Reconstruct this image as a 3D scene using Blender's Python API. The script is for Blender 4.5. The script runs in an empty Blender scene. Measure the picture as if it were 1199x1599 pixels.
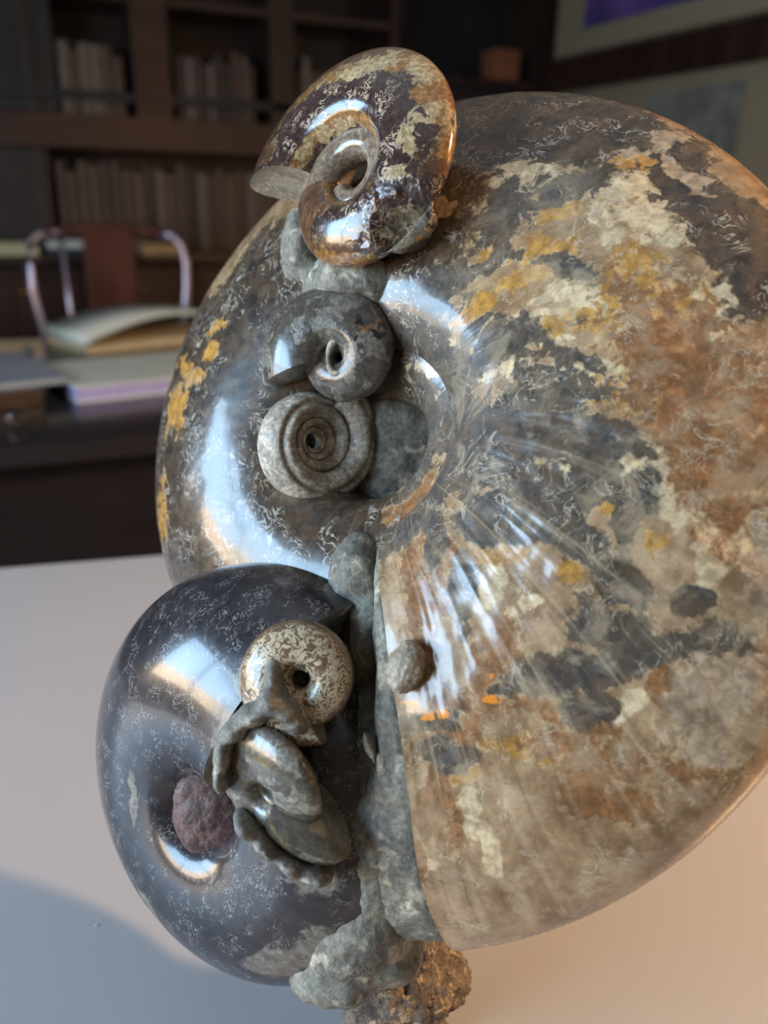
import bpy, bmesh, math, random
import numpy as np
from mathutils import Vector, Matrix

# ------------------------------------------------------------------ camera, light, exposure
scn = bpy.context.scene
COL = scn.collection
FPX, CX, CY = 1286.0, 599.5, 799.5
YAW, PIT, ROL = math.radians(-24.5), math.radians(21), math.radians(1.3)
cf = np.array([-math.sin(YAW)*math.cos(PIT), math.cos(YAW)*math.cos(PIT), -math.sin(PIT)])
cr0 = np.array([math.cos(YAW), math.sin(YAW), 0.0]); cu0 = np.cross(cr0, cf)
cr = cr0*math.cos(ROL) + cu0*math.sin(ROL); cu = cu0*math.cos(ROL) - cr0*math.sin(ROL)
CO = np.array([0, 0, 1.17])
CAMROT = np.stack([cr, cu, -cf], 1)               # camera axes (right, up, back) as columns
cam = bpy.data.cameras.new('camera'); camo = bpy.data.objects.new('camera', cam); COL.objects.link(camo)
cam.sensor_fit = 'VERTICAL'; cam.sensor_height = 36; cam.lens = 36*FPX/1599
cam.clip_start = 0.02
M4 = Matrix.Identity(4)
for i in range(3):
    for j in range(3): M4[i][j] = CAMROT[i, j]
M4.translation = Vector(CO); camo.matrix_world = M4
cam.dof.use_dof = True; cam.dof.focus_distance = 0.38; cam.dof.aperture_fstop = 5.3
scn.camera = camo
scn.view_settings.view_transform = 'Standard'; scn.view_settings.look = 'None'
scn.view_settings.gamma = 1; scn.view_settings.use_curve_mapping = False
scn.view_settings.exposure = 0.0
scn.cycles.use_denoising = True
scn.cycles.max_bounces = 6; scn.cycles.sample_clamp_indirect = 6

world = bpy.data.worlds.new('world'); scn.world = world; world.use_nodes = True
bg = world.node_tree.nodes['Background']; bg.inputs[0].default_value = (0.55, 0.68, 0.9, 1); bg.inputs[1].default_value = 0.3

def area(name, loc, target, sx, sy, col, radiance):
    l = bpy.data.lights.new(name, 'AREA'); l.shape = 'RECTANGLE'; l.size = sx; l.size_y = sy
    l.color = col; l.energy = radiance*math.pi*sx*sy
    o = bpy.data.objects.new(name, l); COL.objects.link(o); o.location = loc
    d = Vector(target) - Vector(loc); o.rotation_euler = d.to_track_quat('-Z', 'Y').to_euler()
    return o
# daylight through the window in the left wall: blue sky above, a sunlit terrace below
WY0, WY1, WZ0, WZ1 = -0.4, 1.4, 0.85, 1.75
area('daylight_sky', (-1.46, (WY0+WY1)/2, (1.10+WZ1)/2), (0, (WY0+WY1)/2, (1.10+WZ1)/2), WY1-WY0, WZ1-1.10, (0.46, 0.72, 1.0), 17)
area('daylight_terrace', (-1.46, (WY0+WY1)/2, (WZ0+1.10)/2), (0, (WY0+WY1)/2, (WZ0+1.10)/2), WY1-WY0, 1.10-WZ0, (1.0, 0.74, 0.46), 15)
# warm fill light through an added, unseen window in the right wall
area('warm_fill_right', (2.44, 0.95, 1.35), (0, 0.95, 1.35), 1.0, 1.5, (1.0, 0.74, 0.50), 2.5)

# ------------------------------------------------------------------ numpy noise
def _hash(ix, iy, iz, seed):
    h = (ix*374761393 + iy*668265263 + iz*2147483647 + seed*144269504) & 0xFFFFFFFF
    h = ((h ^ (h >> 13))*1274126177) & 0xFFFFFFFF
    return ((h ^ (h >> 16)) & 0xFFFF)/65535.0
def vnoise(P, seed=0):
    i = np.floor(P).astype(np.int64); f = P-i; f = f*f*f*(f*(f*6-15)+10)
    x, y, z = i[:, 0], i[:, 1], i[:, 2]; out = 0
    for dx in (0, 1):
        wx = f[:, 0] if dx else 1-f[:, 0]
        for dy in (0, 1):
            wy = f[:, 1] if dy else 1-f[:, 1]
            for dz in (0, 1):
                wz = f[:, 2] if dz else 1-f[:, 2]
                out = out + wx*wy*wz*_hash(x+dx, y+dy, z+dz, seed)
    return out
def fbm(P, scale, octv=4, seed=0, rough=.5):
    a, s, t = 1.0, 0.0, 0.0
    for o in range(octv):
        s = s + a*vnoise(P*scale*(2**o)+17.3*o, seed+o*7); t += a; a *= rough
    return s/t                                     # 0..1
def sstep(a, b, x):
    t = np.clip((x-a)/(b-a), 0, 1); return t*t*(3-2*t)

# ------------------------------------------------------------------ node helpers
class NT:
    def __init__(s, name):
        s.m = bpy.data.materials.new(name); s.m.use_nodes = True; s.t = s.m.node_tree; s.n = s.t.nodes
        s.b = s.n['Principled BSDF']
    def node(s, typ, **kw):
        n = s.n.new(typ)
        for k, v in kw.items(): setattr(n, k, v)
        return n
    def put(s, sock, v):
        if hasattr(v, 'is_linked') or hasattr(v, 'links'): s.t.links.new(v, sock)
        elif isinstance(v, (tuple, list)) and len(v) == 3 and sock.type == 'RGBA': sock.default_value = (*v, 1)
        else: sock.default_value = v
    def math(s, op, a, b=0.0, c=0.0, clamp=False):
        n = s.node('ShaderNodeMath', operation=op, use_clamp=clamp)
        s.put(n.inputs[0], a); s.put(n.inputs[1], b); s.put(n.inputs[2], c); return n.outputs[0]
    def vmath(s, op, a, b=(0, 0, 0)):
        n = s.node('ShaderNodeVectorMath', operation=op); s.put(n.inputs[0], a); s.put(n.inputs[1], b); return n.outputs[0]
    def ramp(s, x, a, b, lo=0.0, hi=1.0):
        n = s.node('ShaderNodeMapRange', interpolation_type='SMOOTHSTEP'); s.put(n.inputs[0], x)
        n.inputs[1].default_value = a; n.inputs[2].default_value = b; n.inputs[3].default_value = lo; n.inputs[4].default_value = hi
        return n.outputs[0]
    def mix(s, f, a, b, blend='MIX'):
        n = s.node('ShaderNodeMix', data_type='RGBA', blend_type=blend)
        s.put(n.inputs[0], f); s.put(n.inputs[6], a); s.put(n.inputs[7], b); return n.outputs[2]
    def noise(s, vec, scale, detail=3.0, rough=.55, dist=0.0):
        n = s.node('ShaderNodeTexNoise'); s.put(n.inputs['Vector'], vec)
        n.inputs['Scale'].default_value = scale; n.inputs['Detail'].default_value = detail
        n.inputs['Roughness'].default_value = rough; n.inputs['Distortion'].default_value = dist
        return n.outputs[0]
    def attr(s, name):
        n = s.node('ShaderNodeAttribute', attribute_name=name); return n
    def coord(s, which='Object'): return s.node('ShaderNodeTexCoord').outputs[which]
    def sep(s, v):
        n = s.node('ShaderNodeSeparateXYZ'); s.put(n.inputs[0], v); return n.outputs
    def comb(s, x, y, z):
        n = s.node('ShaderNodeCombineXYZ'); s.put(n.inputs[0], x); s.put(n.inputs[1], y); s.put(n.inputs[2], z); return n.outputs[0]
    def set(s, **kw):
        for k, v in kw.items(): s.put(s.b.inputs[k.replace('_', ' ')], v)
    def bump(s, h, strength=.3, dist=.001):
        n = s.node('ShaderNodeBump'); n.inputs['Strength'].default_value = strength; n.inputs['Distance'].default_value = dist
        s.put(n.inputs['Height'], h); s.put(s.b.inputs['Normal'], n.outputs[0])

def simple(name, col, rough=.5, var=.15, scale=8, metallic=0.0, spec=.5, stretch=(1, 1, 1)):
    k = NT(name); v = k.vmath('MULTIPLY', k.coord(), stretch)
    n = k.noise(v, scale, 4)
    c = k.mix(k.ramp(n, .3, .7), tuple(x*(1-var) for x in col), tuple(min(1, x*(1+var)) for x in col))
    k.set(Base_Color=c, Roughness=rough, Metallic=metallic); k.b.inputs['Specular IOR Level'].default_value = spec
    return k.m

def lin(r, g, b):
    f = lambda c: c/12.92 if c <= .04045 else ((c+.055)/1.055)**2.4
    return (f(r/255), f(g/255), f(b/255))

# fossil material.  Vertex layers: M1 = (layer1, layer2, layer3), M2 = (layer4, layer5, layer6), M3 = (suture, dullness, streak amount)
def fossil(name, base, base2, layers, amp=.55, nscale=60, suture=None, rough=(.16, .75), bump=.12, coat=.6, streak=(70, 2.2), fine=(220, .25), flash=None, edge=None, vein=None):
    k = NT(name); P = k.coord(); uv = k.attr('GUV').outputs['Vector']
    us = k.sep(uv)
    sv = k.comb(k.math('MULTIPLY', us[0], streak[0]), k.math('MULTIPLY', us[1], streak[1]), 0.0)
    nstreak = k.noise(sv, 1.0, 5, .62, .6)
    m1 = k.sep(k.attr('M1').outputs['Vector']); m2 = k.sep(k.attr('M2').outputs['Vector']); m3 = k.sep(k.attr('M3').outputs['Vector'])
    n0 = k.noise(P, nscale*.5, 6, .6, .4)
    fineN = k.noise(P, fine[0], 5, .65, .3)
    bmix = k.math('ADD', k.math('MULTIPLY', n0, .55), k.math('MULTIPLY', nstreak, .45))
    col = k.mix(k.ramp(bmix, .4, .6), base, base2)
    masks = list(m1)+list(m2)
    for i, lay in enumerate(layers):
        c, a = (lay, amp) if len(lay) == 3 else (lay[0], lay[1])
        ni = k.noise(k.vmath('ADD', P, (3.1*i+1.7, 1.3*i, 2.2*i)), nscale, 6, .62, .5)
        nm = k.mix(m3[2], ni, nstreak); nm = k.sep(nm)[0]
        w = k.math('ADD', masks[i], k.math('MULTIPLY', k.math('SUBTRACT', nm, .5), a*2))
        f = k.ramp(w, .42, .60)
        cv = k.mix(k.ramp(fineN, .3, .7), tuple(x*.78 for x in c), tuple(min(1, x*1.2) for x in c))
        cv = k.mix(k.ramp(ni, .3, .7, .0, .35), cv, base2)
        col = k.mix(f, col, cv)
        if edge is not None:
            ef = k.math('MULTIPLY', k.math('MULTIPLY', f, k.math('SUBTRACT', 1.0, f)), k.ramp(fineN, .45, .62, 0, 1.8))
            col = k.mix(ef, col, edge)
    col = k.mix(fine[1], col, k.mix(k.ramp(fineN, .35, .68), (.25, .24, .22), (.9, .87, .8)), 'OVERLAY')
    if vein is not None:       # cloudy light and dark drifts plus thin pale veins
        keep = k.math('SUBTRACT', 1.0, m1[0], clamp=True) if vein[3:] else 1.0
        cl = k.noise(k.vmath('ADD', P, (9.1, 4.2, 1.7)), nscale*.45, 7, .65, .8)
        col = k.mix(k.math('MULTIPLY', keep, k.ramp(cl, .48, .66, 0, .45)), col, vein[0]); col = k.mix(k.math('MULTIPLY', keep, k.ramp(cl, .5, .32, 0, .5)), col, vein[1])
        vn = k.math('ABSOLUTE', k.math('SUBTRACT', k.noise(P, nscale*.7, 5, .6, 1.2), .5))
        col = k.mix(k.math('MULTIPLY', keep, k.math('MULTIPLY', k.ramp(vn, .004, .016, .55, 0), k.ramp(n0, .45, .6))), col, vein[2])
    if vein is not None:       # fine growth streaks
        ns2 = k.noise(k.vmath('MULTIPLY', sv, (2.2, .8, 1)), 1.0, 4, .6, .8)
        col = k.mix(k.math('MULTIPLY', m3[2], k.ramp(ns2, .52, .7, 0, .75)), col, vein[0]); col = k.mix(k.math('MULTIPLY', m3[2], k.ramp(ns2, .48, .3, 0, .8)), col, vein[1])
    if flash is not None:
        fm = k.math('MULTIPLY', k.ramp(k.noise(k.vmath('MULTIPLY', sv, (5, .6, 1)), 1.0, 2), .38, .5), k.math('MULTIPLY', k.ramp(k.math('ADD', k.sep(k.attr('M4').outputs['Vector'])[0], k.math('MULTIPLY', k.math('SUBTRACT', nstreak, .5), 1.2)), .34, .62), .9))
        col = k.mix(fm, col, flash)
    sutf = None
    if suture:
        kind, scol, sc, thr, mul = suture
        if kind == 'curl':      # frilly contour lines of a warped noise, broken up
            n = k.noise(P, sc, 2.2, .6, 1.6)
            d = k.math('ABSOLUTE', k.math('SUBTRACT', n, .5))
            line = k.ramp(d, thr*.35, thr, 1.0, 0.0)
            brk = k.ramp(k.noise(P, sc*.55, 2), .46, .56) if thr < .07 else 1.0
            line = k.math('MULTIPLY', line, brk)
        else:                    # ordered suture lines running from umbilicus to rim
            fr = k.noise(k.comb(k.math('MULTIPLY', us[0], sc*.35), k.math('MULTIPLY', us[1], mul), 0.0), 1.0, 5, .78, .2)
            L = k.math('FRACT', k.math('ADD', k.math('MULTIPLY', us[0], sc), k.math('MULTIPLY', fr, 5.5)))
            d = k.math('ABSOLUTE', k.math('SUBTRACT', L, .5))
            line = k.ramp(d, thr*.4, thr, 1.0, 0.0)
            brk = k.ramp(k.noise(P, 45, 2), .38, .5)
            line = k.math('MULTIPLY', line, brk)
        sutf = k.math('MULTIPLY', line, m3[0])
        col = k.mix(sutf, col, scol)
    rg = k.math('ADD', k.math('MULTIPLY', m3[1], rough[1]-rough[0]), rough[0])
    rg = k.math('ADD', rg, k.math('MULTIPLY', k.math('SUBTRACT', fineN, .5), .16), clamp=True)
    k.set(Base_Color=col, Roughness=rg)
    k.b.inputs['Coat Roughness'].default_value = .09
    k.put(k.b.inputs['Coat Weight'], k.math('MULTIPLY', k.math('SUBTRACT', 1.0, m3[1], clamp=True), coat))
    h = k.math('ADD', k.math('MULTIPLY', fineN, k.math('ADD', k.math('MULTIPLY', m3[1], 2.2), .25)), k.math('MULTIPLY', nstreak, .15))
    if sutf is not None: h = k.math('ADD', h, k.math('MULTIPLY', sutf, .35))
    k.bump(h, bump, .0016)
    return k.m

# ------------------------------------------------------------------ mesh helpers
def setprops(o, label=None, cat=None, group=None, kind=None):
    for kk, v in (('label', label), ('category', cat), ('group', group), ('kind', kind)):
        if v: o[kk] = v
    return o
def mesh_obj(name, verts, faces, mat, parent=None, smooth=True, attrs=None, mesh=None):
    if mesh is None:
        mesh = bpy.data.meshes.new(name)
        V = np.asarray(verts, np.float32); mesh.vertices.add(len(V)); mesh.vertices.foreach_set('co', V.ravel())
        Fq = np.asarray(faces, np.int32) if not isinstance(faces, list) else None
        if Fq is not None and Fq.ndim == 2:
            n = Fq.shape[1]; mesh.loops.add(Fq.size); mesh.loops.foreach_set('vertex_index', Fq.ravel())
            mesh.polygons.add(len(Fq)); mesh.polygons.foreach_set('loop_start', np.arange(0, Fq.size, n, dtype=np.int32))
            mesh.polygons.foreach_set('loop_total', np.full(len(Fq), n, np.int32))
        else:
            mesh.clear_geometry(); mesh.from_pydata([tuple(v) for v in V], [], faces)
        mesh.update(calc_edges=True); mesh.validate()
        if smooth: mesh.polygons.foreach_set('use_smooth', np.ones(len(mesh.polygons), bool))
        for an, av in (attrs or {}).items():
            a = mesh.attributes.new(an, 'FLOAT_VECTOR', 'POINT'); a.data.foreach_set('vector', np.asarray(av, np.float32).ravel())
        if mat: mesh.materials.append(mat)
    o = bpy.data.objects.new(name, mesh); COL.objects.link(o)
    if parent is not None: o.parent = parent
    return o
def empty(name, loc, rz=0.0):
    o = bpy.data.objects.new(name, None); COL.objects.link(o); o.location = loc; o.rotation_euler = (0, 0, rz); o.empty_display_size = .02
    return o
def bm_obj(name, bm, mat, parent=None, smooth=False):
    me = bpy.data.meshes.new(name); bm.to_mesh(me); bm.free(); me.materials.append(mat)
    if smooth:
        for p in me.polygons: p.use_smooth = True
    o = bpy.data.objects.new(name, me); COL.objects.link(o)
    if parent is not None: o.parent = parent
    return o
def box_bm(lo, hi, bev=0.0, seg=2, bm=None):
    b = bmesh.new()
    bmesh.ops.create_cube(b, size=1)
    for v in b.verts:
        v.co = Vector([lo[i] + (v.co[i]+.5)*(hi[i]-lo[i]) for i in range(3)])
    if bev: bmesh.ops.bevel(b, geom=b.edges[:], offset=bev, segments=seg, affect='EDGES', profile=.7)
    if bm is None: return b
    me = bpy.data.meshes.new('tmp'); b.to_mesh(me); b.free(); bm.from_mesh(me); bpy.data.meshes.remove(me); return bm
def box(name, lo, hi, mat, parent=None, bev=0.0, seg=2):
    return bm_obj(name, box_bm(lo, hi, bev, seg), mat, parent)
def tube(name, pts, rad, mat, parent=None, nseg=10, closed=False):
    pts = [np.array(p, float) for p in pts]; n = len(pts); V = []; Fc = []
    rads = rad if hasattr(rad, '__len__') else [rad]*n
    for i in range(n):
        t = pts[min(i+1, n-1)]-pts[max(i-1, 0)]; t /= np.linalg.norm(t)
        a = np.cross(t, [0.3, 0.1, 1]) ; a /= np.linalg.norm(a); b = np.cross(t, a)
        for j in range(nseg):
            an = 2*math.pi*j/nseg; V.append(pts[i]+rads[i]*(a*math.cos(an)+b*math.sin(an)))
    for i in range(n-1):
        for j in range(nseg):
            k = (j+1) % nseg; Fc.append([i*nseg+j, i*nseg+k, (i+1)*nseg+k, (i+1)*nseg+j])
    Fc.append(list(range(nseg))[::-1]); Fc.append([(n-1)*nseg+j for j in range(nseg)])
    return mesh_obj(name, V, Fc, mat, parent)

# ------------------------------------------------------------------ MATERIALS (room)
M_white = simple('white_lacquer', lin(168, 167, 170), .28, .02, 3)
M_wood = simple('dark_mahogany', lin(50, 31, 24), .38, .35, 14, stretch=(1, 1, .12))
M_woodh = simple('dark_mahogany_rail', lin(64, 38, 28), .4, .3, 14, stretch=(.12, 1, 1))
M_black = simple('black_cabinet', lin(34, 32, 34), .45, .2, 6)
M_desk = simple('black_glossy_desk', lin(38, 34, 36), .18, .2, 10, stretch=(.2, 1, 1))
M_floor = simple('dark_floorboards', lin(58, 40, 32), .45, .3, 5, stretch=(1, .1, 1))
M_wallb = simple('beige_plaster', lin(138, 124, 100), .8, .05, 4)
M_ceil = simple('ceiling_paint', lin(205, 200, 192), .85, .03, 3)
M_chair = simple('red_brown_lacquer', lin(82, 44, 38), .2, .25, 20, stretch=(1, 1, .15))
M_glossy = simple('pale_lacquer_highlight', lin(150, 136, 150), .2, .1, 20)
M_paper = simple('paper', lin(206, 210, 200), .6, .04, 30)

# ------------------------------------------------------------------ ROOM SHELL
XL, XR, YB, YF, ZC = -1.35, 2.35, 3.85, -1.6, 2.75
def struct(o): o['kind'] = 'structure'; return o
struct(box('floor', (XL-.1, YF-.1, -.06), (XR+.1, YB+.1, 0), M_floor))
struct(box('ceiling', (XL-.1, YF-.1, ZC), (XR+.1, YB+.1, ZC+.08), M_ceil))
struct(box('wall_back', (XL-.1, YB, 0), (XR+.1, YB+.1, ZC), M_wallb))
struct(box('wall_front', (XL-.1, YF-.1, 0), (XR+.1, YF, ZC), M_wallb))
def wall_with_hole(name, x0, x1, y0, y1, z0, z1):
    bm = bmesh.new()
    for lo, hi in (((x0, YF, 0), (x1, y0, ZC)), ((x0, y1, 0), (x1, YB, ZC)), ((x0, y0, 0), (x1, y1, z0)), ((x0, y0, z1), (x1, y1, ZC))):
        if hi[2]-lo[2] > 1e-4: box_bm(lo, hi, bm=bm)
    return struct(bm_obj(name, bm, M_wallb))
wall_with_hole('wall_left', XL-.1, XL, WY0, WY1, WZ0, WZ1)
wall_with_hole('wall_right', XR, XR+.1, .45, 1.45, 0.6, 2.1)
def window(name, x0, x1, y0, y1, z0, z1, mull):
    w = empty(name, (0, 0, 0)); struct(w); t = .045
    for lo, hi in (((x0, y0, z0), (x1, y0+t, z1)), ((x0, y1-t, z0), (x1, y1, z1)), ((x0, y0, z0), (x1, y1, z0+t)), ((x0, y0, z1-t), (x1, y1, z1))):
        box('frame_bar', lo, hi, M_woodh, w, .004)
    for ym in mull: box('mullion', (x0, ym-.016, z0), (x1, ym+.016, z1), M_woodh, w, .004)
    return w
window('window_1', XL-.07, XL-.03, WY0, WY1, WZ0, WZ1, [.2, .8])
window('added_window', XR+.03, XR+.07, .45, 1.45, .6, 2.1, [.95])  # second one is unseen, added to let in warm light from the right

# ------------------------------------------------------------------ THE FOSSIL SPECIMEN
FOOT = np.array([0.140, 0.300, 0.75])
root = empty('ammonite_cluster', tuple(FOOT))
setprops(root, 'cluster of polished grey and brown ammonites in one rock, standing on the white table', 'fossil')
def basis(nx, ny):
    n = np.array([nx, ny, math.sqrt(1-nx*nx-ny*ny)]); ex = np.cross([0, 1, 0], n); ex /= np.linalg.norm(ex)
    return np.stack([ex, np.cross(n, ex), n], 1)
def cam2root(P): return P @ CAMROT.T + CO - FOOT
def ccen(px, py, d): return np.array([(px-CX)/FPX*d, -(py-CY)/FPX*d, -d])

def shell_grid(S, turns=2.6, nt=700, nf=120, nb=36):
    """log-spiral shell: returns local verts (in units of metres), theta, phi, relative whorl radius"""
    th = np.linspace(-2*math.pi*turns, 0, nt)
    # phi: dense on the front flank (0..pi), coarse at the back
    ph = np.concatenate([np.linspace(0, math.pi, nf, endpoint=False), np.linspace(math.pi, 2*math.pi, nb, endpoint=False)])
    T, PH = np.meshgrid(th, ph, indexing='ij')
    ro = S['R']*np.exp(S['k']*T); u = S['u']; s = S.get('s', .35); e = S.get('e', .9)
    c, sn = np.cos(PH), np.sin(PH)
    rho = ro*((1+u)/2 + (1-u)/2*c)
    ex = np.where(c < 0, S.get('ei', e), e)
    z = ro*S['q']*np.sign(sn)*np.abs(sn)**ex*(1-s*c)
    return T, PH, rho, z, ro
def grid_faces(nt, npz):
    i = np.arange(nt-1)[:, None]; j = np.arange(npz)[None]; j2 = (j+1) % npz
    return np.stack([i*npz+j, i*npz+j2, (i+1)*npz+j2, (i+1)*npz+j], -1).reshape(-1, 4)

def make_shell(S, mat, label, paint, deform=None, cap_mat=None, bulge=1, **gk):
    T, PH, rho, z, ro = shell_grid(S, **gk)
    A = S.get('ch', 1)*T + S['psi'] + S.get('curve', 0)*sstep(.3, 1.0, rho/ro)
    L = np.stack([rho*np.cos(A), rho*np.sin(A), z], -1)
    shp = L.shape; L = L.reshape(-1, 3)
    info = dict(T=T.ravel(), PH=PH.ravel(), rr=(rho/ro).ravel(), ro=ro.ravel(), R=S['R'], rho=rho.ravel())
    if deform is not None: L = deform(L, info)
    X = L/S['R']
    m = paint(X, info)
    rootv = cam2root(L @ basis(S['nx'], S['ny']).T + ccen(S['px'], S['py'], S['d']))
    fc = grid_faces(shp[0], shp[1])
    if S.get('ch', 1)*1 < 0: fc = fc[:, ::-1]
    # guv: u = angle in turns scaled by local size, v = position across the flank
    guv = np.stack([info['T']/(2*math.pi), info['PH']/math.pi, 0*info['T']], -1)
    o = mesh_obj('ammonite', rootv, fc, mat, root, attrs=dict(M1=m[0], M2=m[1], M3=m[2], GUV=guv, **({'M4': m[3]} if len(m) > 3 else {})))
    o['label'] = label
    # aperture: slightly sunken end wall of the last whorl
    n = shp[1]; ring = rootv[-n:]; c = ring.mean(0); back = rootv[-2*n*6:-2*n*6+n].mean(0) if len(rootv) > 12*n else c
    V = list(ring); F = []
    rings = [ring]
    for q, dep in ((.86, .12), (.5, .3), (.15, .35)):
        rings.append(c + (ring-c)*q + (back-c)/max(1e-9, np.linalg.norm(back-c))*S['R']*.1*dep*(bulge if bulge > 0 else bulge*3))
    V = np.concatenate(rings+[rings[-1].mean(0)[None]])
    for a in range(len(rings)-1):
        for j in range(n):
            j2 = (j+1) % n; F.append([a*n+j, a*n+j2, (a+1)*n+j2, (a+1)*n+j])
    a = len(rings)-1
    for j in range(n): F.append([a*n+j, a*n+(j+1) % n, (a+1)*n])
    mesh_obj('aperture', V, F, cap_mat or M_matrix, o)
    return o

# rock materials ---------------------------------------------------
def rockmat(name, c1, c2, c3, sc=90, bump=.5, rough=.7):
    k = NT(name); P = k.coord()
    a = k.noise(P, sc*.4, 6, .6, .5); b = k.noise(P, sc, 6, .65, .4); f = k.noise(P, sc*4, 4, .6)
    col = k.mix(k.ramp(a, .38, .62), c1, c2); col = k.mix(k.ramp(b, .52, .68), col, c3)
    col = k.mix(.5, col, k.mix(k.ramp(f, .3, .7), (.2, .2, .2), (.85, .85, .85)), 'OVERLAY')
    k.set(Base_Color=col, Roughness=rough); k.bump(k.math('ADD', b, k.math('MULTIPLY', f, .4)), bump, .003)
    return k.m
M_matrix = rockmat('grey_matrix', lin(134, 129, 115), lin(104, 101, 92), lin(178, 168, 148))
M_rim = rockmat('pale_rim', lin(170, 160, 142), lin(140, 128, 110), lin(196, 182, 160), 160, .3, .5)
M_brim = rockmat('brown_orange_rim', lin(150, 112, 80), lin(120, 82, 58), lin(196, 160, 120), 180, .4, .4)
M_ridge = rockmat('pale_grey_matrix', lin(128, 124, 114), lin(104, 102, 97), lin(168, 160, 144), 150, .4, .55)
M_foot = rockmat('rough_brown_rock', lin(120, 105, 90), lin(78, 68, 62), lin(190, 165, 130), sc=150, bump=1.0)

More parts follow.
